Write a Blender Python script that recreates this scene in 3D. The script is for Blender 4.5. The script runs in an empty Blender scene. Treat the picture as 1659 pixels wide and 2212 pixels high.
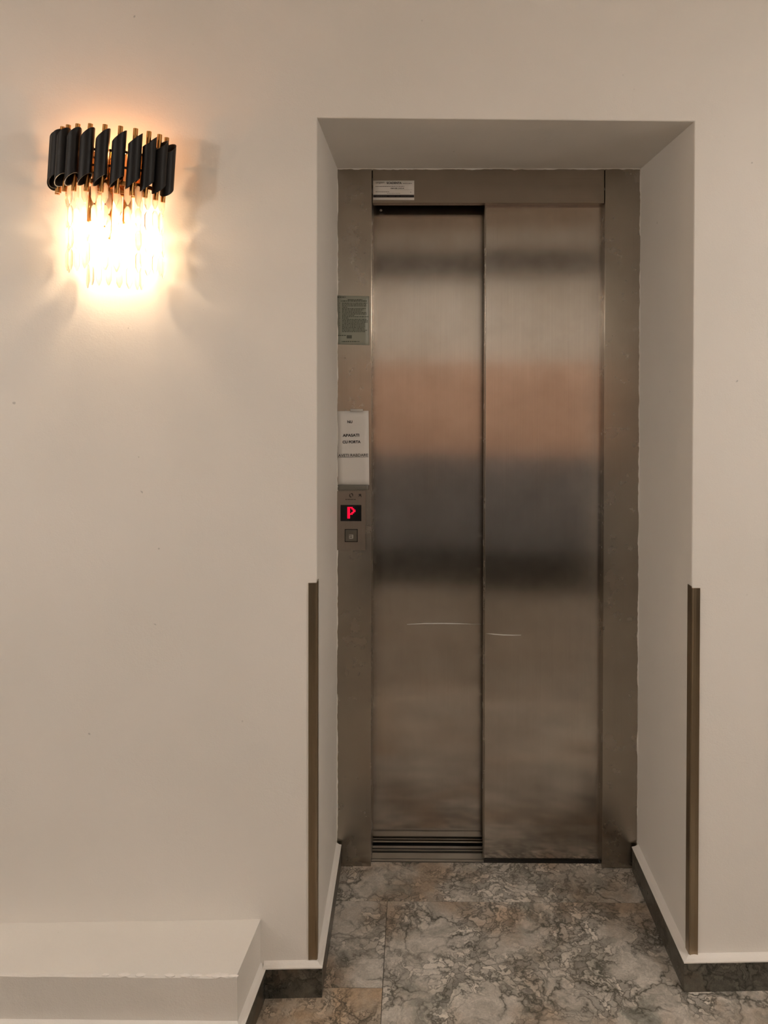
import bpy, bmesh, math, random
from mathutils import Vector, Matrix
random.seed(7)
S = bpy.context.scene
C = S.collection
PI = math.pi

# ------------------------------------------------------------ camera, view, lights
cam_d = bpy.data.cameras.new('camera'); cam = bpy.data.objects.new('camera', cam_d); C.objects.link(cam)
cam_d.sensor_fit = 'HORIZONTAL'; cam_d.sensor_width = 36.0; cam_d.lens = 36.02
cam_d.shift_x = -0.0329; cam_d.shift_y = -0.1762
cam_d.clip_start = 0.02
YAW, PITCH, ROLL = -0.0081, 0.0119, 0.0018
def cam_matrix():
    cy, sy = math.cos(YAW), math.sin(YAW)
    cp, sp = math.cos(PITCH), math.sin(PITCH)
    cr, sr = math.cos(ROLL), math.sin(ROLL)
    fw = Vector((sy*cp, cy*cp, -sp)); rt0 = Vector((cy, -sy, 0)); up0 = rt0.cross(fw)
    rt = cr*rt0 + sr*up0
    up = -sr*rt0 + cr*up0
    m = Matrix((rt, up, -fw)).transposed().to_4x4()
    m.translation = Vector((0.0, -2.315, 1.5159))
    return m
cam.matrix_world = cam_matrix()
S.camera = cam
S.view_settings.view_transform = 'Standard'; S.view_settings.look = 'None'
S.view_settings.gamma = 1.0; S.view_settings.use_curve_mapping = False
S.view_settings.exposure = 0.0
w = bpy.data.worlds.new('world'); S.world = w; w.use_nodes = True
w.node_tree.nodes['Background'].inputs[0].default_value = (1, .9, .8, 1)
w.node_tree.nodes['Background'].inputs[1].default_value = 0.03
BULB_E = 760.0          # strength of the sconce's bulbs
CEIL_E = 60.0            # strength of the round ceiling lamps
HALL_E = 122.0          # strength of the hall's wall lights
BULB_COL = (1.0, .70, .44)
CEIL_COL = (1.0, .935, .865)

# ------------------------------------------------------------ measured layout
YL, YR, XL, XR, ZT = -.4727, -.4424, -.2362, .6739, 2.1128
K = (YR-YL)/(XR-XL)
WN = Vector((K, -1, 0)).normalized()         # the front wall's normal, towards the room
WT = Vector((1, K, 0)).normalized()
def wy(x): return YL + K*(x-XL)
def wp(x, z, off=0): return Vector((x, wy(x), z)) + WN*off
WALL_ROT = math.atan(K)
XA, XB = -.1324, .5676                        # clear opening between the steel jambs
ZH = 2.010                                    # underside of the steel header

# ------------------------------------------------------------ materials
def new_mat(name):
    m = bpy.data.materials.new(name); m.use_nodes = True
    nt = m.node_tree; b = nt.nodes['Principled BSDF']
    return m, nt, b
def N(nt, t, **kw):
    n = nt.nodes.new(t)
    for k_, v in kw.items():
        if k_ in n.inputs: n.inputs[k_].default_value = v
        else: setattr(n, k_, v)
    return n
def ramp(nt, fac, stops, interp='LINEAR'):
    r = nt.nodes.new('ShaderNodeValToRGB'); r.color_ramp.interpolation = interp
    el = r.color_ramp.elements
    while len(el) < len(stops): el.new(.5)
    for e, (p, c) in zip(el, stops):
        e.position = p; e.color = (c[0], c[1], c[2], 1) if not isinstance(c, (int, float)) else (c, c, c, 1)
    nt.links.new(fac, r.inputs[0]); return r
def mixc(nt, fac, a, b, mode='MIX'):
    n = nt.nodes.new('ShaderNodeMix'); n.data_type = 'RGBA'; n.blend_type = mode
    for sock, v in ((n.inputs[0], fac), (n.inputs[6], a), (n.inputs[7], b)):
        if hasattr(v, 'is_output'): nt.links.new(v, sock)
        elif isinstance(v, (int, float)): sock.default_value = v
        else: sock.default_value = (v[0], v[1], v[2], 1)
    return n.outputs[2]
def noise(nt, vec, scale, detail=4, rough=.5, dist=0):
    n = N(nt, 'ShaderNodeTexNoise'); n.inputs['Scale'].default_value = scale
    n.inputs['Detail'].default_value = detail; n.inputs['Roughness'].default_value = rough
    n.inputs['Distortion'].default_value = dist
    if vec is not None: nt.links.new(vec, n.inputs['Vector'])
    return n
def geo_pos(nt):
    return nt.nodes.new('ShaderNodeNewGeometry').outputs['Position']
def simple(name, col, rough=.5, metal=0, emit=None, es=0, spec=None):
    m, nt, b = new_mat(name)
    b.inputs['Base Color'].default_value = (*col, 1); b.inputs['Roughness'].default_value = rough
    b.inputs['Metallic'].default_value = metal
    if spec is not None: b.inputs['Specular IOR Level'].default_value = spec
    if emit:
        b.inputs['Emission Color'].default_value = (*emit, 1); b.inputs['Emission Strength'].default_value = es
    return m
def plaster(name, c1, c2, bump=.25):
    m, nt, b = new_mat(name); P = geo_pos(nt)
    n1 = noise(nt, P, 2.3, 5, .55); n2 = noise(nt, P, 260, 3, .6); n3 = noise(nt, P, 9, 6, .6)
    n4 = noise(nt, P, 34, 2, .5)
    r = ramp(nt, n1.outputs[0], [(.35, c1), (.65, c2)])
    # small scuffs and specks with a shape of their own
    sp = ramp(nt, n4.outputs[0], [(.77, 0), (.79, 1)])
    col = mixc(nt, sp.outputs[0], r.outputs[0], tuple(v*.72 for v in c1))
    nt.links.new(col, b.inputs['Base Color'])
    b.inputs['Roughness'].default_value = .55
    b.inputs['Specular IOR Level'].default_value = .3
    add = N(nt, 'ShaderNodeMath', operation='MULTIPLY_ADD'); add.inputs[1].default_value = 6
    nt.links.new(n3.outputs[0], add.inputs[0]); nt.links.new(n2.outputs[0], add.inputs[2])
    bp = N(nt, 'ShaderNodeBump'); bp.inputs['Strength'].default_value = bump; bp.inputs['Distance'].default_value = .0012
    nt.links.new(add.outputs[0], bp.inputs['Height']); nt.links.new(bp.outputs[0], b.inputs['Normal'])
    return m
M_wall = plaster('wall_paint', (.79, .755, .70), (.83, .79, .735))
M_lip = plaster('curb_paint', (.84, .80, .75), (.88, .84, .79), .5)
M_ledge = plaster('ledge_paint', (.76, .725, .67), (.82, .785, .73), .6)

def marble(name, light, mid, dark, rust, scale=1.0, rough=.3):
    m, nt, b = new_mat(name)
    at = N(nt, 'ShaderNodeAttribute', attribute_name='slab')
    P = geo_pos(nt)
    off = N(nt, 'ShaderNodeVectorMath', operation='SCALE'); off.inputs['Scale'].default_value = 17.0
    nt.links.new(at.outputs['Color'], off.inputs[0])
    ad = N(nt, 'ShaderNodeVectorMath', operation='ADD')
    nt.links.new(P, ad.inputs[0]); nt.links.new(off.outputs[0], ad.inputs[1])
    V0 = ad.outputs[0]
    # warp the coordinates so that the veins wander
    wn = noise(nt, V0, 5*scale, 5, .6); wn2 = noise(nt, V0, 22*scale, 4, .6)
    def warp(src, nz, amt):
        sub = N(nt, 'ShaderNodeVectorMath', operation='SUBTRACT'); sub.inputs[1].default_value = (.5, .5, .5)
        nt.links.new(nz.outputs['Color'], sub.inputs[0])
        sc = N(nt, 'ShaderNodeVectorMath', operation='SCALE'); sc.inputs['Scale'].default_value = amt
        nt.links.new(sub.outputs[0], sc.inputs[0])
        a = N(nt, 'ShaderNodeVectorMath', operation='ADD'); nt.links.new(src, a.inputs[0]); nt.links.new(sc.outputs[0], a.inputs[1])
        return a.outputs[0]
    V1 = warp(V0, wn, .28/scale); V2 = warp(V1, wn2, .05/scale)
    big = noise(nt, V1, 5.5*scale, 8, .62)
    base = ramp(nt, big.outputs[0], [(.32, dark), (.43, mid), (.54, light), (.64, mid), (.74, light)])
    hue = noise(nt, V0, 4.2*scale, 4, .6)
    hr = ramp(nt, hue.outputs[0], [(.50, 0), (.66, 1)])
    col = mixc(nt, hr.outputs[0], base.outputs[0], rust)
    grn = ramp(nt, noise(nt, V1, 7*scale, 6, .6).outputs[0], [(.56, 0), (.68, .85)])
    col = mixc(nt, grn.outputs[0], col, dark)
    # pebbly breccia: pale stones with thin dark rims
    v1 = N(nt, 'ShaderNodeTexVoronoi', feature='DISTANCE_TO_EDGE'); v1.inputs['Scale'].default_value = 9*scale
    nt.links.new(V2, v1.inputs['Vector'])
    e1 = ramp(nt, v1.outputs[0], [(.0, 1), (.035, .35), (.09, 0)])
    v2 = N(nt, 'ShaderNodeTexVoronoi', feature='DISTANCE_TO_EDGE'); v2.inputs['Scale'].default_value = 34*scale
    nt.links.new(V2, v2.inputs['Vector'])
    e2 = ramp(nt, v2.outputs[0], [(.0, .9), (.07, .25), (.16, 0)])
    msk = ramp(nt, noise(nt, V0, 8*scale, 3, .5).outputs[0], [(.44, 0), (.56, 1)])
    mm = N(nt, 'ShaderNodeMath', operation='MULTIPLY'); nt.links.new(e2.outputs[0], mm.inputs[0]); nt.links.new(msk.outputs[0], mm.inputs[1])
    msk1 = ramp(nt, noise(nt, V0, 6*scale+1.7, 3, .5).outputs[0], [(.40, .12), (.60, 1)])
    m1 = N(nt, 'ShaderNodeMath', operation='MULTIPLY'); nt.links.new(e1.outputs[0], m1.inputs[0]); nt.links.new(msk1.outputs[0], m1.inputs[1])
    v3 = N(nt, 'ShaderNodeTexVoronoi', feature='F1'); v3.inputs['Scale'].default_value = 34*scale
    nt.links.new(V2, v3.inputs['Vector'])
    stone = ramp(nt, v3.outputs['Color'], [(.25, .60), (.75, 1.35)])
    sm = N(nt, 'ShaderNodeMath', operation='MULTIPLY'); sm.inputs[1].default_value = .8
    nt.links.new(msk.outputs[0], sm.inputs[0])
    col = mixc(nt, sm.outputs[0], col, mixc(nt, 1.0, col, stone.outputs[0], 'MULTIPLY'))
    vein = (dark[0]*.33, dark[1]*.30, dark[2]*.26)
    col = mixc(nt, mm.outputs[0], col, vein); col = mixc(nt, m1.outputs[0], col, vein)
    fine = ramp(nt, noise(nt, V2, 120*scale, 4, .7).outputs[0], [(.35, .80), (.65, 1.14)])
    col = mixc(nt, 1.0, col, fine.outputs[0], 'MULTIPLY')
    nt.links.new(col, b.inputs['Base Color'])
    rr = ramp(nt, big.outputs[0], [(.3, rough), (.7, rough+.14)]); nt.links.new(rr.outputs[0], b.inputs['Roughness'])
    return m
M_marble = marble('floor_marble', (.63, .585, .52), (.45, .415, .36), (.22, .222, .19), (.43, .335, .25))
M_warm = marble('floor_marble_warm', (.56, .49, .40), (.42, .35, .27), (.23, .20, .155), (.46, .34, .23), 1.5)
M_skirt = marble('skirting_marble', (.135, .125, .10), (.085, .08, .065), (.04, .042, .035), (.10, .07, .045), 1.4, .25)
M_hall = marble('hall_marble', (.40, .365, .31), (.28, .25, .21), (.15, .15, .125), (.28, .21, .15), 1.0, .35)
M_grout = simple('grout', (.09, .08, .065), .9)

def steel(name, base, rough=.165, aniso=.92, streak='Z', tint=(.42, .33, .25)):
    m, nt, b = new_mat(name); P = geo_pos(nt)
    mp = N(nt, 'ShaderNodeMapping')
    sc = (900, 900, 3) if streak == 'Z' else (3, 3, 900)
    mp.inputs['Scale'].default_value = sc; nt.links.new(P, mp.inputs['Vector'])
    n1 = noise(nt, mp.outputs[0], 1, 3, .6)
    n2 = noise(nt, P, 3.0, 5, .6); n3 = noise(nt, P, 14, 6, .65)
    c1 = ramp(nt, n2.outputs[0], [(.38, base), (.72, tuple(x*.6+y*.25 for x, y in zip(base, tint)))])
    c2 = ramp(nt, n3.outputs[0], [(.3, .955), (.7, 1.03)])
    col = mixc(nt, 1.0, c1.outputs[0], c2.outputs[0], 'MULTIPLY')
    c3 = ramp(nt, n1.outputs[0], [(.3, .95), (.7, 1.04)])
    col = mixc(nt, 1.0, col, c3.outputs[0], 'MULTIPLY')
    nt.links.new(col, b.inputs['Base Color'])
    b.inputs['Metallic'].default_value = 1.0
    rr = ramp(nt, n3.outputs[0], [(.3, rough*.93), (.7, rough*1.1)]); nt.links.new(rr.outputs[0], b.inputs['Roughness'])
    b.inputs['Anisotropic'].default_value = aniso
    tg = N(nt, 'ShaderNodeTangent', direction_type='UV_MAP'); tg.uv_map = 'UVMap'
    nt.links.new(tg.outputs[0], b.inputs['Tangent'])
    return m
M_door = steel('brushed_steel_door', (.55, .51, .465))
M_jamb = steel('brushed_steel_frame', (.43, .39, .335), .26)
M_head = steel('brushed_steel_header', (.34, .30, .25), .24, .8, 'X')
M_panel = steel('brushed_steel_plate', (.36, .32, .28), .33, .5)
M_guard = steel('aged_steel_guard', (.36, .29, .20), .32, .6)
M_sill = steel('aluminium_sill', (.36, .345, .31), .42, .4, 'X')
M_darksteel = simple('dark_track', (.03, .027, .024), .5, .6)
M_black = simple('black_gap', (.006, .005, .004), .7)
M_shaft = simple('lift_shaft', (.02, .018, .016), .9)
M_paper = simple('white_paper', (.72, .69, .65), .45)
M_ink = simple('black_ink', (.012, .010, .010), .6)
M_greyink = simple('grey_ink', (.12, .10, .085), .7)
M_film = simple('green_grey_film', (.30, .31, .255), .4)
M_filmink = simple('faded_green_ink', (.045, .055, .035), .7)
M_label = simple('label_paper', (.80, .76, .70), .5)
M_labelink = simple('label_black', (.010, .006, .006), .6)
M_disp = simple('display_glass', (.003, .003, .003), .15)
M_led = simple('red_led', (.4, 0, .02), .4, 0, (1.0, .0, .035), 1.25)
M_btn = simple('button_steel', (.20, .19, .165), .35, 1)
M_btnmark = simple('button_mark', (.42, .41, .36), .6)
M_tape = simple('clear_tape', (.55, .52, .48), .12)
M_blacktube = simple('matt_black_lacquer', (.006, .0055, .006), .45, 0, None, 0, .35)
M_darkrail = simple('dark_bronze_rail', (.02, .012, .008), .4, .4)
M_brass = simple('polished_brass', (.58, .29, .095), .25, 1)
M_wood = simple('orange_wood', (.76, .52, .40), .5)
M_dark = simple('dark_wood', (.25, .25, .26), .5)
M_beam = simple('grey_beam', (.10, .088, .075), .6)
M_tan = simple('tan_cornice', (.38, .29, .21), .6)
M_mat = simple('dark_floor_mat', (.022, .021, .016), .9)
M_glint = simple('painted_glint', (.80, .78, .74), .5)  # pale colour standing in for a glint reflected in the door steel
M_ceil = plaster('ceiling_paint', (.66, .60, .52), (.70, .64, .56))
M_bulb = simple('lamp_bulb', (1, 1, 1), .5, 0, BULB_COL, BULB_E)
M_amber = simple('amber_bulb', (1, .6, .3), .5, 0, (1.0, .43, .15), 270.0)
M_halllight = simple('hall_light_glass', (1, 1, 1), .5, 0, (1.0, .925, .855), HALL_E)
M_ceillamp = simple('ceiling_lamp_diffuser', (1, 1, 1), .5, 0, CEIL_COL, CEIL_E)

def crystal_mat():
    m = bpy.data.materials.new('crystal_glass'); m.use_nodes = True; nt = m.node_tree
    nt.nodes.remove(nt.nodes['Principled BSDF']); out = nt.nodes['Material Output']
    tr = N(nt, 'ShaderNodeBsdfTransparent'); tr.inputs[0].default_value = (.97, .95, .91, 1)
    gl = N(nt, 'ShaderNodeBsdfGlossy'); gl.inputs['Roughness'].default_value = .08; gl.inputs[0].default_value = (1, .97, .9, 1)
    tl = N(nt, 'ShaderNodeBsdfTranslucent'); tl.inputs[0].default_value = (1, .95, .86, 1)
    fr = N(nt, 'ShaderNodeFresnel'); fr.inputs[0].default_value = 1.22
    a = N(nt, 'ShaderNodeMixShader'); b = N(nt, 'ShaderNodeMixShader')
    oi = nt.nodes.new('ShaderNodeObjectInfo')
    rg = N(nt, 'ShaderNodeMapRange'); rg.inputs['To Min'].default_value = .16; rg.inputs['To Max'].default_value = .92
    nt.links.new(oi.outputs['Random'], rg.inputs['Value']); nt.links.new(rg.outputs[0], a.inputs[0])
    nt.links.new(tr.outputs[0], a.inputs[1]); nt.links.new(tl.outputs[0], a.inputs[2])
    nt.links.new(fr.outputs[0], b.inputs[0]); nt.links.new(a.outputs[0], b.inputs[1]); nt.links.new(gl.outputs[0], b.inputs[2])
    nt.links.new(b.outputs[0], out.inputs[0])
    return m
M_crystal = crystal_mat()

# ------------------------------------------------------------ builders
def link(name, me, mat=None, parent=None, smooth=False):
    o = bpy.data.objects.new(name, me); C.objects.link(o)
    if mat: me.materials.append(mat)
    if parent: o.parent = parent
    if smooth:
        for p in me.polygons: p.use_smooth = True
    return o
def box_uv(bm):
    uv = bm.loops.layers.uv.get('UVMap') or bm.loops.layers.uv.new('UVMap')
    for f in bm.faces:
        n = f.normal
        for l in f.loops:
            c = l.vert.co
            if abs(n.x) > max(abs(n.y), abs(n.z)): l[uv].uv = (c.y, c.z)
            elif abs(n.y) >= abs(n.z): l[uv].uv = (c.x, c.z)
            else: l[uv].uv = (c.x, c.y)
def build(name, bm, mat, parent=None, smooth=False, swap=False):
    bm.normal_update(); bmesh.ops.recalc_face_normals(bm, faces=bm.faces); bm.normal_update()
    box_uv(bm)
    if swap:
        uv = bm.loops.layers.uv['UVMap']
        for f in bm.faces:
            for l in f.loops: l[uv].uv = (l[uv].uv.y, -l[uv].uv.x)
    me = bpy.data.meshes.new(name); bm.to_mesh(me); bm.free()
    return link(name, me, mat, parent, smooth)
def hexa(bm, pts):
    """eight points: bottom four counter-clockwise, then top four"""
    v = [bm.verts.new(p) for p in pts]
    for idx in ((0, 3, 2, 1), (4, 5, 6, 7), (0, 1, 5, 4), (1, 2, 6, 5), (2, 3, 7, 6), (3, 0, 4, 7)):
        bm.faces.new([v[i] for i in idx])
    return v
def box(bm, x0, x1, y0, y1, z0, z1):
    return hexa(bm, [(x0, y0, z0), (x1, y0, z0), (x1, y1, z0), (x0, y1, z0), (x0, y0, z1), (x1, y0, z1), (x1, y1, z1), (x0, y1, z1)])
def bevel_all(bm, w_, seg=2):
    bmesh.ops.bevel(bm, geom=[e for e in bm.edges], offset=w_, segments=seg, affect='EDGES', profile=.5)
def boxobj(name, dims, mat, parent=None, bev=0, **kw):
    bm = bmesh.new(); box(bm, *dims)
    if bev: bevel_all(bm, bev)
    return build(name, bm, mat, parent, **kw)
def tag(o, label=None, cat=None, group=None, kind=None):
    if label: o['label'] = label
    if cat: o['category'] = cat
    if group: o['group'] = group
    if kind: o['kind'] = kind
    return o
def empty(name, loc=(0, 0, 0), rot=(0, 0, 0)):
    o = bpy.data.objects.new(name, None); C.objects.link(o); o.location = loc; o.rotation_euler = rot
    o.empty_display_size = .05
    return o
def struct(o): o['kind'] = 'structure'; return o
def text_mesh(s, height, width=None, bold=0.0, shear=0.0):
    cu = bpy.data.curves.new('t', 'FONT'); cu.body = s; cu.size = 1; cu.offset = bold; cu.shear = shear
    cu.align_x = 'CENTER'; cu.align_y = 'CENTER'
    o = bpy.data.objects.new('t', cu); C.objects.link(o)
    dg = bpy.context.evaluated_depsgraph_get(); dg.update()
    me = bpy.data.meshes.new_from_object(o.evaluated_get(dg))
    bpy.data.objects.remove(o)
    xs = [v.co.x for v in me.vertices]; ys = [v.co.y for v in me.vertices]
    w0, h0 = max(xs)-min(xs), max(ys)-min(ys); cx, cy = (max(xs)+min(xs))/2, (max(ys)+min(ys))/2
    sy = height/h0; sx = (width/w0) if width else sy
    return [((v.co.x-cx)*sx, (v.co.y-cy)*sy) for v in me.vertices], [list(p.vertices) for p in me.polygons]
def add_text(bm, s, cx, cz, y, height, width=None, bold=0, shear=0, rot=0):
    vs, fs = text_mesh(s, height, width, bold, shear)
    c_, s_ = math.cos(rot), math.sin(rot)
    bv = [bm.verts.new((cx + a*c_-b*s_, y, cz + a*s_+b*c_)) for a, b in vs]
    for f in fs:
        try: bm.faces.new([bv[i] for i in f])
        except ValueError: pass
def flat_rect(bm, x0, x1, z0, z1, y):
    v = [bm.verts.new(p) for p in ((x0, y, z0), (x1, y, z0), (x1, y, z1), (x0, y, z1))]; bm.faces.new(v)
def flat_obj(name, bm, mat, parent):
    for f in bm.faces: f.normal_update()
    for f in bm.faces:
        if f.normal.y > 0: f.normal_flip()
    me = bpy.data.meshes.new(name); bm.to_mesh(me); bm.free()
    return link(name, me, mat, parent)

# ------------------------------------------------------------ room shell
RX0, RX1, RY, RZ = -2.5, 2.3, -3.92, 2.84
# front wall with the lift alcove cut into it
bm = bmesh.new()
def V(p): return bm.verts.new(p)
def q(*v): return bm.faces.new(v)
xs_ = [RX0-.1, XL, XR, RX1+.1]
F = {}
for i, x in enumerate(xs_):
    for j, z in enumerate((-.05, ZT, RZ+.05)): F[i, j] = V(wp(x, z))
for i in (0, 2):
    q(F[i, 0], F[i+1, 0], F[i+1, 1], F[i, 1])
for i in (0, 1, 2):
    q(F[i, 1], F[i+1, 1], F[i+1, 2], F[i, 2])
B = {(i, j): V((x, .02, z)) for i, x in ((1, XL), (2, XR)) for j, z in ((0, -.05), (1, ZT))}
q(F[1, 0], B[1, 0], B[1, 1], F[1, 1]); q(F[2, 0], F[2, 1], B[2, 1], B[2, 0]); q(F[1, 1], B[1, 1], B[2, 1], F[2, 1])
bm.edges.ensure_lookup_table()
es = [e for e in bm.edges if {e.verts[0], e.verts[1]} in ({F[1, 0], F[1, 1]}, {F[2, 0], F[2, 1]}, {F[1, 1], F[2, 1]})]
bmesh.ops.bevel(bm, geom=es, offset=.003, segments=3, affect='EDGES', profile=.5)
struct(build('wall_front', bm, M_wall))
struct(boxobj('wall_left', (RX0-.1, RX0, RY-.1, wy(RX0)+.05, -.05, RZ+.1), M_wall))
struct(boxobj('wall_right', (RX1, RX1+.1, RY-.1, wy(RX1)+.05, -.05, RZ+.1), M_wall))
struct(boxobj('wall_back', (RX0-.1, RX1+.1, RY-.1, RY, -.05, RZ+.1), M_wall))
struct(boxobj('ceiling', (RX0-.1, RX1+.1, RY-.1, -.35, RZ, RZ+.1), M_ceil))
# things the steel mirrors: the far wall's panelling and beam
struct(boxobj('trim_1', (RX0, RX1, RY, RY+.05, .80, 1.56), M_wood, bev=.004))
struct(boxobj('trim_2', (RX0, RX1, RY, RY+.08, 0.0, .80), M_dark, bev=.004))
struct(boxobj('trim_3', (RX0, RX1, RY, RY+.12, 2.28, 2.46), M_beam, bev=.004))
struct(boxobj('trim_5', (RX0, RX1, RY, RY+.10, 2.66, RZ), M_tan, bev=.004))
struct(boxobj('trim_6', (RX0, RX1, RY, -2.80, 0.0005, .012), M_mat, bev=.002))

# floor: marble slabs on a grout bed, in one mesh
bm = bmesh.new()
col = bm.loops.layers.float_color.new('slab')
def slab(x0, x1, y0, y1, mi=0):
    g = .0009
    before = set(bm.faces)
    box(bm, x0+g, x1-g, y0+g, y1-g, -.02, 0)
    r = (random.random(), random.random(), random.random(), 1)
    for f in set(bm.faces)-before:
        f.material_index = mi
        for l in f.loops: l[col] = r
SX, SY1, SY2 = -.0775, -.150, -.456
slab(-.30, .75, SY1, .0225)
slab(SX, 1.00, -1.10, SY1); slab(-.9, SX, SY2, SY1); slab(-.62, SX, -1.10, SY2, 1)
slab(-1.6, -.62, -1.10, SY2); slab(1.00, 1.9, -1.10, SY2+.02); slab(1.9, RX1, -1.10, SY2+.02); slab(RX0, -1.6, -1.10, SY2)
y = -1.10
while y > RY:
    x = RX0
    while x < RX1:
        slab(x, min(x+.8, RX1), max(y-.6, RY), y, 3); x += .8
    y -= .6
before = set(bm.faces); box(bm, RX0-.05, RX1+.05, RY-.05, .0222, -.06, -.0012)
for f in set(bm.faces)-before: f.material_index = 2
fl = build('floor', bm, M_marble); fl.data.materials.append(M_warm); fl.data.materials.append(M_grout); fl.data.materials.append(M_hall); struct(fl)

# baseboards: dark marble with a painted mortar curb on top
def skirting(name, path, h=.071, th=.013, closed_ends=True, lip_h=.009):
    """path: list of (x,y) of the wall foot; the skirting lies to its right-hand side (towards the room)"""
    n = len(path)
    P = [Vector((a, b, 0)) for a, b in path]
    offs = []
    for i in range(n):
        ds = []
        if i > 0: ds.append((P[i]-P[i-1]).normalized())
        if i < n-1: ds.append((P[i+1]-P[i]).normalized())
        ns = [Vector((d.y, -d.x, 0)) for d in ds]
        if len(ns) == 2:
            m_ = (ns[0]+ns[1]).normalized(); m_ = m_/max(.3, m_.dot(ns[0]))
        else: m_ = ns[0]
        offs.append(m_)
    def sweep(prof, nm, mat, parent=None, tint=True):
        bm = bmesh.new(); cl = bm.loops.layers.float_color.new('slab')
        rows = [[bm.verts.new(P[i]+offs[i]*o+Vector((0, 0, z))) for o, z in prof] for i in range(n)]
        for i in range(n-1):
            for j in range(len(prof)):
                k_ = (j+1) % len(prof)
                bm.faces.new((rows[i][j], rows[i][k_], rows[i+1][k_], rows[i+1][j]))
        bm.faces.new(rows[0]); bm.faces.new(rows[-1][::-1])
        r = (random.random(), random.random(), random.random(), 1)
        for f in bm.faces:
            for l in f.loops: l[cl] = r
        return build(nm, bm, mat, parent)
    o = struct(sweep([(-.01, 0), (th, 0), (th, h-.001), (th-.001, h), (-.01, h)], name, M_skirt))
    c_ = sweep([(-.01, h), (th+.001, h), (th+.0012, h+.003), (th*.55, h+lip_h*.55), (0.0, h+lip_h*1.15), (-.01, h+lip_h*1.15)], 'painted_curb', M_lip, o)
    c_['label'] = 'white painted mortar curb'
    return o
LX = -.3715                                    # right side of the ledge at the wall
LXF, LYF = -.3885, -.652                       # its front corner
skirting('baseboard_front_left', [(LX+.008, wy(LX)), (XL, YL), (XL, -.012)], th=.0140)
skirting('baseboard_front_right', [(XR, -.012), (XR, YR), (RX1, wy(RX1))], th=.0185)

# the ledge at the foot of the left wall
def ledge():
    root = empty('ledge', (-1.2, -.55, 0))
    bm = bmesh.new()
    zt = .182
    # outline along x so that the painted edges can wobble a little
    cols = []
    n = 60
    for i in range(n+1):
        t = i/n
        xf = RX0+.01 + (LXF-(RX0+.01))*t; xb = RX0+.01 + (LX-(RX0+.01))*t
        wob = .0012*math.sin(i*1.7)+.0010*math.sin(i*4.1)
        cols.append([bm.verts.new(Vector(p)-root.location) for p in (
            (xb, wy(xb)-.0003, zt+.001), (xf, LYF+.004+wob, zt+wob*.5), (xf, LYF+wob*.5, zt-.004), (xf, LYF+.007, .076), (xf, LYF+.007, 0), (xb, wy(xb)-.0003, 0))])
    for i in range(n):
        for j in range(6): bm.faces.new((cols[i][j], cols[i][(j+1) % 6], cols[i+1][(j+1) % 6], cols[i+1][j]))
    bm.faces.new(cols[0]); bm.faces.new(cols[-1][::-1])
    build('ledge_body', bm, M_ledge, root)
    # chipped plaster along the front edge and at the corner
    random.seed(3)
    for i in range(12):
        t = 1 - .5*(i/12)**1.6
        x = -1.05 + (LXF-.006+1.05)*t+random.uniform(-.004, .004); s_ = random.uniform(.004, .010)
        bm = bmesh.new()
        m_ = Matrix.Translation(Vector((x, LYF+.005, zt-.0015))-root.location) @ Matrix.Diagonal((s_*1.8, s_*.8, s_*.35, 1))
        bmesh.ops.create_icosphere(bm, subdivisions=1, radius=1, matrix=m_ @ Matrix.Rotation(random.random()*3, 4, 'Z'))
        build('plaster_chip', bm, M_lip, root)
    return tag(root, 'low white plastered ledge with chipped edge at the wall foot under the lamp', 'ledge')
ledge()
skirting('baseboard_ledge', [(RX0, LYF+.006), (LXF-.001, LYF+.006), (LX-.001, wy(LX)+.002)], th=.016, h=.068)

# ragged plaster line where the alcove meets the steel frame
bm = bmesh.new(); random.seed(11)
def ragged(p0, p1, inward, n):
    p0 = Vector(p0); p1 = Vector(p1); inward = Vector(inward); prev = None; wv = .0015
    for i in range(n+1):
        t = i/n; wv = max(.0003, min(.0032, wv+random.uniform(-.0013, .0013)))
        if random.random() < .06: wv += random.uniform(.0005, .002)
        a = p0.lerp(p1, t)-inward*.004; b = p0.lerp(p1, t)+inward*wv
        cur = (bm.verts.new(a), bm.verts.new(b), bm.verts.new(b+Vector((0, .006, 0))))
        if prev:
            bm.faces.new((prev[0], prev[1], cur[1], cur[0])); bm.faces.new((prev[1], prev[2], cur[2], cur[1]))
        prev = cur
ragged((XL, -.0035, ZT), (XR, -.0035, ZT), (0, 0, -1), 130)
ragged((XL, -.0035, .08), (XL, -.0035, ZT), (1, 0, 0), 240)
ragged((XR, -.0035, .08), (XR, -.0035, ZT), (-1, 0, 0), 240)
struct(build('trim_4', bm, M_wall))

# ------------------------------------------------------------ lift entrance
lift = empty('elevator_entrance', (.2176, 0, 0))
tag(lift, 'brushed steel lift entrance with two sliding door panels set in the wall alcove', 'elevator')
LO = lift.location
def lp(name, dims, mat, bev=.0012, parent=lift, **kw):
    bm = bmesh.new(); box(bm, dims[0]-LO.x, dims[1]-LO.x, dims[2], dims[3], dims[4], dims[5])
    if bev: bevel_all(bm, bev)
    return build(name, bm, mat, parent, **kw)
DY1, DY2 = .034, .108                          # faces of the near (right) and far (left) panel
lp('left_jamb', (XL+.0005, XA, 0, .14, .001, ZT-.001), M_jamb)
lp('right_jamb', (XB, XR-.0005, 0, .14, .001, ZT-.001), M_jamb)
lp('header', (XA+.0022, XB-.0022, .0015, .034, ZH, ZT-.001), M_head, swap=True)
lp('header_track', (XA+.001, XB-.001, .1420, .155, ZH-.02, ZH+.05), M_darksteel)
d1 = lp('door_panel', (.2135, XB+.02, DY1, DY1+.034, .0032, ZH+.03), M_door, .0015)
d1['label'] = 'right door panel, nearer to the viewer'
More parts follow.
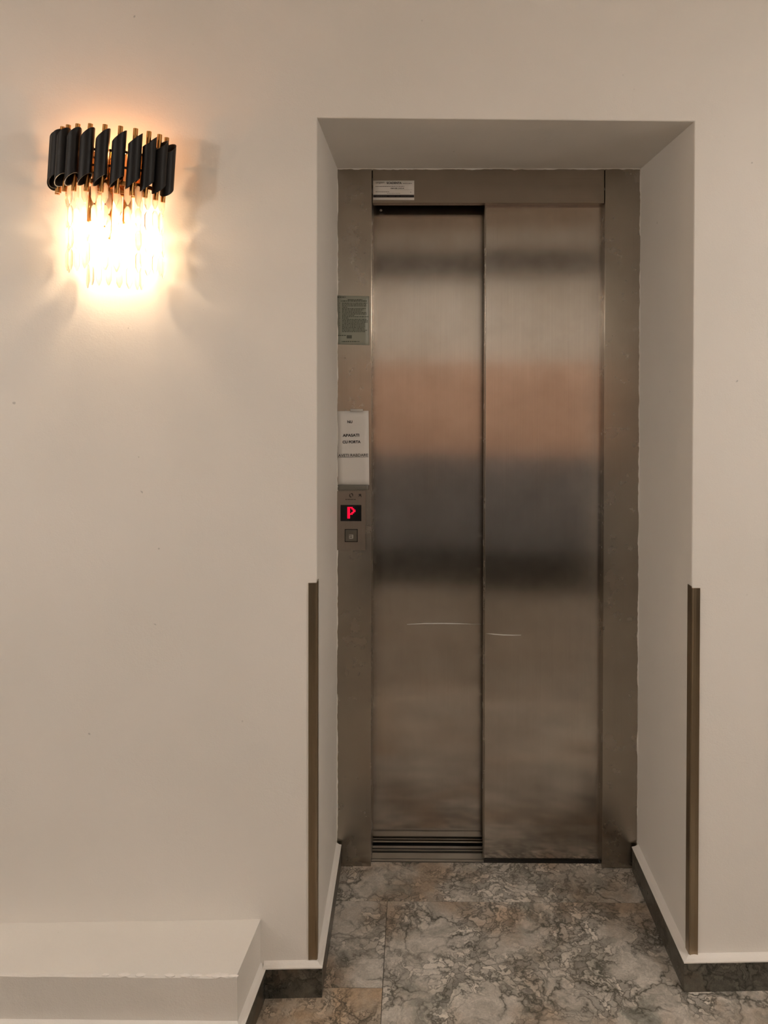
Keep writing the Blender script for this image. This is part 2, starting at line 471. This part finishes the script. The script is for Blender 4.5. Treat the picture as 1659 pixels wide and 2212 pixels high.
d2 = lp('door_panel', (XA-.02, .2135+.03, DY2, DY2+.030, .0060, ZH+.03), M_door, .0015)
d2['label'] = 'left door panel, set further back'
# folded lips of the panels: dark return at the meeting edge
lp('panel_edge', (.2105, .2133, DY1+.001, DY1+.033, .006, ZH+.028), M_jamb, .0006, d1)
# pale strips painted on the panels in place of a reflected glint
def glint_strip(pts, y, parent, wd=.0012):
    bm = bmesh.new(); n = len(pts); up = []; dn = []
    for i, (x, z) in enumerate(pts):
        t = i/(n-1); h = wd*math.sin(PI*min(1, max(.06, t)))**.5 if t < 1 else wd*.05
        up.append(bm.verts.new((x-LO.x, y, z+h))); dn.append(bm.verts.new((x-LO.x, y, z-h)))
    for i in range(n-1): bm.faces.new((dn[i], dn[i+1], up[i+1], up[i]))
    o = flat_obj('glint_line', bm, M_glint, parent); o['label'] = 'thin pale line painted as a reflected glint'
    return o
glint_strip([(-.0250, .7030), (.03, .7062), (.10, .7068), (.16, .7058), (.2080, .7045)], DY2-.0008, d2, .0016)
glint_strip([(.2175, .7010), (.24, .6990), (.27, .6968), (.30, .6962), (.325, .6965)][::-1], DY1-.0008, d1, .0016)
# sill
sl = lp('sill', (XA+.0005, .2120, .0235, .0335, -.002, .0022), M_sill, .0004, swap=True)
lp('sill_edge', (.2122, XB-.0005, .0235, .0335, -.002, .0008), M_darksteel, 0, sl, swap=True)
lp('track_rail', (XA+.0005, XB-.0005, .0375, .0655, -.004, .0012), M_sill, 0, sl, swap=True)
lp('track_rail', (XA+.0005, XB-.0005, .0775, .0815, -.004, .0010), M_sill, 0, sl, swap=True)
lp('track_rail', (XA+.0005, XB-.0005, .0900, .1010, -.004, .0010), M_sill, 0, sl, swap=True)
lp('track_groove', (XA+.0005, XB-.0005, .0237, .14, -.019, -.0045), M_black, 0, sl)
# guide shoe / bolt seen in the dark corner under the header
bm = bmesh.new()
bmesh.ops.create_cone(bm, cap_ends=True, segments=16, radius1=.004, radius2=.003, depth=.006, matrix=Matrix.Translation((-.1085-LO.x, .074, ZH-.006)) @ Matrix.Rotation(PI/2, 4, 'X'))
build('guide_bolt', bm, M_sill, lift, True)
struct(boxobj('wall_shaft', (XL-.05, XR+.05, .16, .20, -.05, ZT+.1), M_shaft))

# ------------------------------------------------------------ corner guards
def guard(x_edge, sgn, z0, z1, label):
    """sgn -1: flange runs to the left on the room face; +1: to the right"""
    root = empty('corner_guard', wp(x_edge, z0), (0, 0, WALL_ROT))
    tag(root, label, 'corner guard', 'steel guards on the alcove corners')
    L = z1-z0; t = .0016; w_ = .0205
    bm = bmesh.new()
    # gently hollow front flange
    prof = [(-sgn*.0014, -.0004), (-sgn*.0014, -t-.0012), (sgn*.001, -t-.0022), (sgn*.004, -t-.0012), (sgn*w_*.55, -t-.0006), (sgn*(w_-.004), -t-.0012), (sgn*(w_-.0008), -t-.0020), (sgn*w_, -t-.0008), (sgn*w_, -.0003)]
    lo = [bm.verts.new((a, b, 0 if i in (0, 1, 7, 8) else -.001)) for i, (a, b) in enumerate(prof)]
    hi = [bm.verts.new((a, b, L)) for a, b in prof]
    n = len(prof)
    for i in range(n): bm.faces.new((lo[i], lo[(i+1) % n], hi[(i+1) % n], hi[i]))
    bm.faces.new(lo); bm.faces.new(hi[::-1])
    build('front_flange', bm, M_guard, root)
    bm = bmesh.new()
    a, b = sorted((-sgn*.0003, -sgn*.0020))
    box(bm, a, b, -.002, .020, .0, L+.004)
    build('side_flange', bm, M_guard, root)
    return root
guard(XL, -1, .0845, .9975, 'steel corner guard on the left corner of the alcove')
guard(XR, 1, .0800, .9800, 'steel corner guard on the right corner of the alcove')

# ------------------------------------------------------------ call panel
cp = empty('call_panel', (-.193, 0, .9642))
tag(cp, 'steel lift call panel with a red P display on the left jamb', 'call panel')
def cpb(name, x0, x1, y0, y1, z0, z1, mat, parent=cp, bev=.0008):
    bm = bmesh.new(); box(bm, x0+.193, x1+.193, y0, y1, z0-.9642, z1-.9642)
    if bev: bevel_all(bm, bev)
    return build(name, bm, mat, parent)
cpb('face_plate', -.2352, -.1500, -.0048, -.0002, .9642, 1.1434, M_panel)
ds = cpb('display', -.2252, -.1622, -.0060, -.0040, 1.0525, 1.1014, M_disp)
bm = bmesh.new()
pat = ['11110.', '110110', '110011', '110011', '110110', '11110.', '11....', '11....', '11....']
pw, ph = .0245/6, .0350/9
for r_, row in enumerate(pat):
    for c_, ch in enumerate(row):
        if ch == '1':
            x0 = -.2045+c_*pw+.193; z1 = 1.0955-r_*ph-.9642
            flat_rect(bm, x0, x0+pw*.93, z1-ph*.93, z1, -.0063)
o = flat_obj('led_letter', bm, M_led, ds); o['label'] = 'glowing red letter P'
bz = cpb('button_surround', -.2126, -.1734, -.0052, -.0044, .9894, 1.0285, M_black)
bt = cpb('button', -.2106, -.1754, -.0068, -.0046, .9914, 1.0265, M_btn, bev=.0012)
bm = bmesh.new()
for (x0, x1, z0, z1) in ((-.199, -.187, 1.0105, 1.0122), (-.199, -.1885, 1.0065, 1.0082), (-.199, -.187, 1.0000, 1.0022), (-.1905, -.1865, 1.0022, 1.0105), (-.199, -.196, 1.0035, 1.0062)):
    flat_rect(bm, x0+.193, x1+.193, z0-.9642, z1-.9642, -.0070)
flat_obj('button_mark', bm, M_btnmark, bt)
bm = bmesh.new()                               # round two-piece emblem
for a0, a1, r0, r1 in ((-.6, 1.9, .0032, .0062), (2.3, 4.9, .0032, .0064)):
    pv = None
    for i in range(13):
        t = i/12; a = a0+(a1-a0)*t; th = math.sin(PI*t)*.5+.5; ri = r0+(1-th)*.001; ro = ri+(r1-r0)*th
        cur = (bm.verts.new((ri*math.cos(a), -.00505, 1.1305-.9642+ri*1.15*math.sin(a))), bm.verts.new((ro*math.cos(a), -.00505, 1.1305-.9642+ro*1.15*math.sin(a))))
        if pv: bm.faces.new((pv[0], pv[1], cur[1], cur[0]))
        pv = cur
flat_obj('emblem', bm, M_ink, cp)
bm = bmesh.new()
x = -.2105
for wd in (.0042, .0030, .0055, .0034, .0048, .0030, .0052):
    flat_rect(bm, x+.193, x+wd-.0006+.193, 1.1168-.9642, 1.1192-.9642, -.00505); x += wd+.0004
flat_obj('maker_lettering', bm, M_ink, cp)
bm = bmesh.new()
for (x0, x1, z0, z1) in ((-.1705, -.1630, 1.1310, 1.1345), (-.1690, -.1640, 1.1280, 1.1310), (-.1640, -.1622, 1.1255, 1.1300), (-.1712, -.1690, 1.1268, 1.1290)):
    flat_rect(bm, x0+.193, x1+.193, z0-.9642, z1-.9642, -.00505)
flat_obj('small_pictogram', bm, M_ink, cp)

# ------------------------------------------------------------ paper notice
def sheet(name, x0, x1, z0, z1, y, mat, parent, wob=.0006, nx=6, nz=12, tilt=(0, 0, 0, 0)):
    """thin sheet with a slight waviness; tilt offsets the four corner x/z a little"""
    bm = bmesh.new(); g = {}
    for i in range(nx+1):
        for j in range(nz+1):
            u, v = i/nx, j/nz
            x = x0+(x1-x0)*u + tilt[0]*(1-v) + tilt[1]*v; z = z0+(z1-z0)*v + tilt[2]*(1-u)+tilt[3]*u
            yy = y - wob*(.5+.5*math.sin(u*5.1+v*7.3))
            g[i, j] = (bm.verts.new((x, yy, z)), bm.verts.new((x, yy+.00025, z)))
    for i in range(nx):
        for j in range(nz):
            bm.faces.new((g[i, j][0], g[i+1, j][0], g[i+1, j+1][0], g[i, j+1][0]))
            bm.faces.new((g[i, j][1], g[i, j+1][1], g[i+1, j+1][1], g[i+1, j][1]))
    for i in range(nx):
        for j in (0, nz): bm.faces.new((g[i, j][0], g[i+1, j][0], g[i+1, j][1], g[i, j][1]))
    for j in range(nz):
        for i in (0, nx): bm.faces.new((g[i, j][0], g[i, j+1][0], g[i, j+1][1], g[i, j][1]))
    return build(name, bm, mat, parent, True)
pn = empty('paper_notice', (-.1876, 0, 1.1605))
tag(pn, 'white paper notice in black capitals taped to the left jamb above the call panel', 'notice')
sheet('paper_sheet', -.2340+.1876, -.1395+.1876, 0, .2245, -.0022, M_paper, pn, tilt=(.0008, -.0016, -.0010, .0006))
bm = bmesh.new()
Z0 = 1.1605
def P_(u): return (u-729)/68*.0952-.2352+.1876          # measured spacing on the sheet
def Q_(v): return 1.3854-(v-887)/161*.2249-Z0
Yt = -.0031
bm.free()
for args in (('NU', P_(756), Q_(911), Yt, .0082, .0150, .035), ('APASATI', P_(758.3), Q_(940), Yt, .0088, .0500, .035, 0, .02),
             ('CU FORTA', P_(759.7), Q_(954.3), Yt, .0086, .0545, .035, 0, .02), ('AVETI RABDARE', P_(763), Q_(983), Yt, .0082, .0900, .012, 0, .02)):
    bm = bmesh.new(); add_text(bm, *args)
    if args[0][0] == 'A' and 'R' in args[0]:       # the last line stands on a thin rule
        flat_rect(bm, P_(730), P_(763), Q_(987.8), Q_(987.1), Yt); flat_rect(bm, P_(763), P_(796), Q_(987.2), Q_(986.5), Yt)
    flat_obj('printed_line', bm, M_ink, pn)
o = sheet('tape_strip', -.196+.1876, -.158+.1876, .2215, .2300, -.0034, M_tape, pn, .0012, 8, 2); o['label'] = 'strip of clear tape at the top'
o = sheet('tape_strip', -.234+.1876, -.141+.1876, -.0145, .0015, -.0030, simple('grubby_tape', (.16, .15, .125), .3), pn, .0016, 12, 3); o['label'] = 'grubby strip of tape below the sheet'

# ------------------------------------------------------------ printed rules film
rn = empty('rules_sheet', (-.188, 0, 1.5838))
tag(rn, 'greenish film of small printed rules on the upper left jamb', 'notice')
sheet('film_sheet', -.2355+.188, -.1395+.188, 0, .1475, -.0014, M_film, rn, .0003, tilt=(0, 0, .0015, -.0010))
bm = bmesh.new(); random.seed(5); y = -.0020
def PX(u): return (u-298)/(1030-298)*.0960-.2355+.188     # zoomed-crop units
def PZ(v): return .1475-(v-185)/(1290-185)*.1475
def line(u0, u1, v, hh=10):
    u = u0
    while u < u1:
        wd = min(random.uniform(18, 60), u1-u)
        if wd > 6: flat_rect(bm, PX(u), PX(u+wd-5), PZ(v+hh), PZ(v-hh), y)
        u += wd+random.uniform(3, 7)
line(300, 500, 215, 9); line(535, 875, 272, 9); line(375, 975, 302, 10)
v = 350
ends = [995, 960, 975, 540, 950, 900, 870, 975, 985, 690, 1015, 560, 970, 1000, 1000, 930, 930, 935, 930, 925, 985, 950]
for e in ends:
    line(405, e, v, 7.5); v += 30.5
for vv in (350, 460, 560, 690, 800, 850): line(345, 362, vv, 7)
line(300, 500, 1078, 8); line(400, 810, 1214, 9)
flat_obj('printed_text', bm, M_filmink, rn)
bm = bmesh.new(); flat_rect(bm, PX(512), PX(630), PZ(1145), PZ(1072), y)
flat_obj('printed_box', bm, simple('faded_box_ink', (.10, .105, .08), .6), rn)

# ------------------------------------------------------------ due-date label on the header
lb = empty('inspection_label', (-.0665, .0, 2.0191))
tag(lb, 'white inspection label with black band at the left end of the lift header', 'label')
sheet('label_sheet', -.1285+.0665, -.0048+.0665, 0, .0585, .0004, M_label, lb, .0003, 6, 3)
def LU(u): return (u-300)/(1360-300)*.1237-.062
def LV(v): return .0585-(v-215)/(770-215)*.0585
y = -.0003
bm = bmesh.new()
add_text(bm, 'SCADENTA', LU(842), LV(285), y, .0066, LU(1035)-LU(650), .03)
flat_obj('printed_heading', bm, M_ink, lb); bm = bmesh.new()
add_text(bm, '08.08.2024', LU(925), LV(437), y, .0034, LU(1100)-LU(755), .02)
flat_obj('printed_date', bm, M_ink, lb)
bm = bmesh.new()
add_text(bm, 'urgan', LU(480), LV(282), y, .0062, LU(590)-LU(375), .0, .25)
def dl(u0, u1, v, hh=7):
    u = u0
    while u < u1:
        wd = min(random.uniform(20, 60), u1-u)
        flat_rect(bm, LU(u), LU(u+wd-6), LV(v+hh), LV(v-hh), y); u += wd+5
dl(1075, 1310, 295); dl(365, 1110, 380); dl(365, 720, 538, 6); dl(660, 1000, 583, 5); dl(1255, 1290, 545, 6)
flat_rect(bm, LU(850), LU(1310), LV(478), LV(474), y)
flat_obj('small_print', bm, M_greyink, lb)
bm = bmesh.new(); flat_rect(bm, LU(303), LU(1357), LV(698), LV(622), y)
bb = flat_obj('black_band', bm, M_labelink, lb)
bm = bmesh.new(); y = -.0006; dl(385, 660, 662, 6); dl(720, 860, 662, 6); dl(905, 980, 662, 6); dl(1020, 1260, 662, 6)
flat_obj('band_lettering', bm, M_greyink, bb)

# ------------------------------------------------------------ wall sconce
SC0 = wp(-.7058, 1.9815)
sc = empty('wall_sconce', SC0, (0, .0649, WALL_ROT))
tag(sc, 'lit wall lamp of black tubes, brass rods and hanging crystals on the left wall', 'wall lamp')
def el(a, b, y0, th): return Vector((a*math.sin(th), -(y0+b*math.cos(th)), 0))
def prism_ring(bm, pts_lo, pts_hi, cap=False):
    n = len(pts_lo)
    lo = [bm.verts.new(p) for p in pts_lo]; hi = [bm.verts.new(p) for p in pts_hi]
    for i in range(n): bm.faces.new((lo[i], lo[(i+1) % n], hi[(i+1) % n], hi[i]))
    if cap: bm.faces.new(lo[::-1]); bm.faces.new(hi)
    return lo, hi
def tube_mesh():
    """open pipe cut on the slant at both ends, seen from outside low on the left; local +Y points at the wall"""
    R, r, L, s_ = .0149, .0132, .1010, .0145
    bm = bmesh.new(); n = 40; rings = []
    for rad, sg in ((R, -1), (R, 1), (r, 1), (r, -1)):
        rings.append([bm.verts.new((rad*math.cos(2*PI*i/n), rad*math.sin(2*PI*i/n), sg*L/2 + s_*math.cos(2*PI*i/n)*rad/R)) for i in range(n)])
    for k_ in range(4):
        A, B_ = rings[k_], rings[(k_+1) % 4]
        for i in range(n): bm.faces.new((A[i], A[(i+1) % n], B_[(i+1) % n], B_[i]))
    bmesh.ops.recalc_face_normals(bm, faces=bm.faces)
    for e in bm.edges:
        if len(e.link_faces) == 2 and e.calc_face_angle(0) > .6: e.smooth = False
    me = bpy.data.meshes.new('tube'); bm.to_mesh(me); bm.free(); me.materials.append(M_blacktube)
    for p in me.polygons: p.use_smooth = True
    return me
def rod_mesh():
    bm = bmesh.new(); n = 20; L = .1504; R, r = .0054, .0042
    rr = []
    for rad, z in ((R, -L/2), (R, L/2), (r, L/2), (r, L/2-.012)):
        rr.append([bm.verts.new((rad*math.cos(2*PI*i/n), rad*math.sin(2*PI*i/n), z)) for i in range(n)])
    for k_ in range(3):
        for i in range(n): bm.faces.new((rr[k_][i], rr[k_][(i+1) % n], rr[k_+1][(i+1) % n], rr[k_+1][i]))
    bm.faces.new(rr[0][::-1]); bm.faces.new(rr[3])
    bmesh.ops.recalc_face_normals(bm, faces=bm.faces)
    for e in bm.edges:
        if len(e.link_faces) == 2 and e.calc_face_angle(0) > .6: e.smooth = False
    me = bpy.data.meshes.new('rod'); bm.to_mesh(me); bm.free(); me.materials.append(M_brass)
    for p in me.polygons: p.use_smooth = True
    return me
tm, rm = tube_mesh(), rod_mesh()
for i in range(-1, 10):
    th = math.radians(-60.94+15.70*i)
    c0 = el(.1229, .0821, .030, th)
    nrm = Vector((math.sin(th)/.1229, -math.cos(th)/.0821, 0)).normalized()
    tb = bpy.data.objects.new('black_tube', tm); C.objects.link(tb); tb.parent = sc
    tb.location = c0 + nrm*.0085
    tb.rotation_euler = (0, 0, math.atan2(nrm.x, -nrm.y))
    rd = bpy.data.objects.new('brass_rod', rm); C.objects.link(rd); rd.parent = tb
    rl = Matrix.Rotation(-tb.rotation_euler.z, 3, 'Z') @ (c0-tb.location)
    rd.location = rl
# frame rails
def rail(name, a, b, z, h, t, mat, th0=-1.62, th1=1.62, n=48):
    bm = bmesh.new(); rows = []
    for i in range(n+1):
        th = th0+(th1-th0)*i/n
        o_ = el(a, b, .030, th); p_ = el(a-t, b-t, .030, th)
        rows.append([bm.verts.new(o_+Vector((0, 0, z-h/2))), bm.verts.new(o_+Vector((0, 0, z+h/2))), bm.verts.new(p_+Vector((0, 0, z+h/2))), bm.verts.new(p_+Vector((0, 0, z-h/2)))])
    for i in range(n):
        for j in range(4): bm.faces.new((rows[i][j], rows[i][(j+1) % 4], rows[i+1][(j+1) % 4], rows[i+1][j]))
    bm.faces.new(rows[0]); bm.faces.new(rows[-1][::-1])
    return build(name, bm, mat, sc)
rail('frame_rail', .1165, .0760, .021, .0055, .003, M_darkrail)
rail('frame_rail', .1165, .0760, -.014, .0050, .003, M_darkrail)
rail('crystal_ring', .1060, .0660, -.047, .0090, .0025, M_brass)
rail('crystal_ring', .0640, .0420, -.062, .0070, .0025, M_brass)
# back plate and arms
bm = bmesh.new(); box(bm, -.058, .058, -.014, -.0005, -.062, .040); bevel_all(bm, .003)
build('back_plate', bm, M_brass, sc)
bm = bmesh.new()
for x0 in (-.040, -.012, .012, .040):
    box(bm, x0-.0025, x0+.0025, -.0800+abs(x0)*.35, -.012, -.0475, -.0425)
    box(bm, x0-.0022, x0+.0022, -.0800+abs(x0)*.35, -.1005+abs(x0)*.35, -.0475, .0210)
for z0 in (-.030, .004):
    box(bm, -.045, .045, -.0985, -.0960, z0-.0022, z0+.0022)
build('support_arms', bm, M_brass, sc)
# bulbs on candle sockets
for x0, y0, dz in ((-.036, -.056, 0), (.044, -.056, 0), (.004, -.062, -.050)):
    bm = bmesh.new()
    bmesh.ops.create_cone(bm, cap_ends=True, segments=20, radius1=.009, radius2=.009, depth=.080-dz, matrix=Matrix.Translation((x0, y0, -.094+dz/2)))
    so = build('bulb_socket', bm, M_brass, sc, True)
    bm = bmesh.new()
    bmesh.ops.create_uvsphere(bm, u_segments=10, v_segments=8, radius=1, matrix=Matrix.Translation((x0, y0, -.150+dz)) @ Matrix.Diagonal((.0055, .0055, .0125, 1)))
    build('bulb', bm, M_bulb, so, True)
for x0 in (-.045, .035):                       # two small amber lamps inside the ring shine upwards
    bm = bmesh.new()
    bmesh.ops.create_uvsphere(bm, u_segments=10, v_segments=8, radius=1, matrix=Matrix.Translation((x0, -.078, .024)) @ Matrix.Diagonal((.0060, .0060, .011, 1)))
    o = build('bulb', bm, M_amber, sc, True); o['label'] = 'small amber bulb inside the tube ring'
# crystal drops
def crystal_mesh(L, w_, t):
    bm = bmesh.new(); n = 6
    def ring(s_, z): return [bm.verts.new((w_/2*s_*math.cos(2*PI*i/n), t/2*s_*math.sin(2*PI*i/n), z)) for i in range(n)]
    rs = [ring(.35, 0), ring(1, -.008), ring(1, -L+.012), ring(.25, -L)]
    for a, b in zip(rs, rs[1:]):
        for i in range(n): bm.faces.new((a[i], a[(i+1) % n], b[(i+1) % n], b[i]))
    bm.faces.new(rs[0][::-1]); bm.faces.new(rs[-1])
    bmesh.ops.recalc_face_normals(bm, faces=bm.faces)
    me = bpy.data.meshes.new('crystal'); bm.to_mesh(me); bm.free(); me.materials.append(M_crystal); return me
random.seed(2)
def hang(n, a, b, z, th0, th1, L, w_, rows):
    """strands of faceted drops hooked one below the other; they hang plumb although the lamp sits askew"""
    me = crystal_mesh(L, w_, .008)
    for i in range(n):
        th = th0+(th1-th0)*i/(n-1)
        nrm = Vector((math.sin(th)/a, -math.cos(th)/b, 0)).normalized()
        down = Matrix.Rotation(-.0649, 3, 'Y') @ Vector((0, 0, -1))
        jog = random.uniform(-.004, .004)
        for k_ in range(rows):
            o = bpy.data.objects.new('crystal_drop', me); C.objects.link(o); o.parent = sc
            o.location = el(a, b, .030, th)+Vector((.006, 0, z)) + down*(k_*(L+.0035)+jog)
            o.rotation_euler = (Matrix.Rotation(-.0649, 3, 'Y') @ Matrix.Rotation(math.atan2(nrm.x, -nrm.y)+random.uniform(-.2, .2), 3, 'Z') @ Matrix.Rotation(random.uniform(-.03, .03), 3, 'X')).to_euler()
hang(15, .1100, .0680, -.052, -1.60, 1.60, .0465, .0150, 4)
hang(9, .0620, .0420, -.068, -1.50, 1.50, .0510, .0150, 4)

# ------------------------------------------------------------ ceiling lamps that light the hall (behind the viewer)
def ceiling_lamp(x, y, r, label):
    root = empty('ceiling_lamp', (x, y, RZ)); tag(root, label, 'ceiling lamp', 'round ceiling lamps of the hall')
    bm = bmesh.new(); n = 48                    # deep ring-shaped baffle around the diffuser
    rings = [[bm.verts.new((q_*math.cos(2*PI*k_/n), q_*math.sin(2*PI*k_/n), z_)) for k_ in range(n)] for q_, z_ in ((r+.014, 0), (r+.014, -.080), (r+.004, -.080), (r+.002, 0))]
    for a, b in zip(rings, rings[1:]+rings[:1]):
        for k_ in range(n): bm.faces.new((a[k_], a[(k_+1) % n], b[(k_+1) % n], b[k_]))
    build('lamp_rim', bm, M_beam, root)
    bm = bmesh.new(); bmesh.ops.create_cone(bm, cap_ends=True, segments=40, radius1=r, radius2=r, depth=.004, matrix=Matrix.Translation((0, 0, -.006)))
    build('lamp_diffuser', bm, M_ceillamp, root)
ceiling_lamp(1.75, -1.9, .172, 'round white ceiling lamp by the right wall of the hall, behind the viewer')
ceiling_lamp(-1.6, -1.95, .150, 'round white ceiling lamp by the left wall of the hall, behind the viewer')
ceiling_lamp(.25, -3.0, .13, 'round white ceiling lamp in the middle of the hall, at its far end')

# ------------------------------------------------------------ wall lights of the hall on its two side walls
def hall_light(x, y, z, sgn, label):
    root = empty('hall_wall_light', (x, y, z)); tag(root, label, 'wall lamp', 'tubular wall lights of the hall')
    bm = bmesh.new(); bmesh.ops.create_cone(bm, cap_ends=True, segments=28, radius1=.045, radius2=.045, depth=.24, matrix=Matrix.Translation((sgn*.09, 0, 0)))
    build('glass_tube', bm, M_halllight, root, True)
    bm = bmesh.new()
    for z0 in (-.135, .135):
        bmesh.ops.create_cone(bm, cap_ends=True, segments=28, radius1=.052, radius2=.052, depth=.022, matrix=Matrix.Translation((sgn*.09, 0, z0)))
    box(bm, min(0, sgn*.03)+sgn*.0005, max(0, sgn*.03)+sgn*.0005, -.03, .03, -.12, .12)
    build('holder', bm, M_brass, root)
hall_light(RX1, -2.15, 1.9, -1, 'tubular wall light on the right wall of the hall, outside the picture')
hall_light(RX0, -2.15, 1.9, 1, 'tubular wall light on the left wall of the hall, outside the picture')
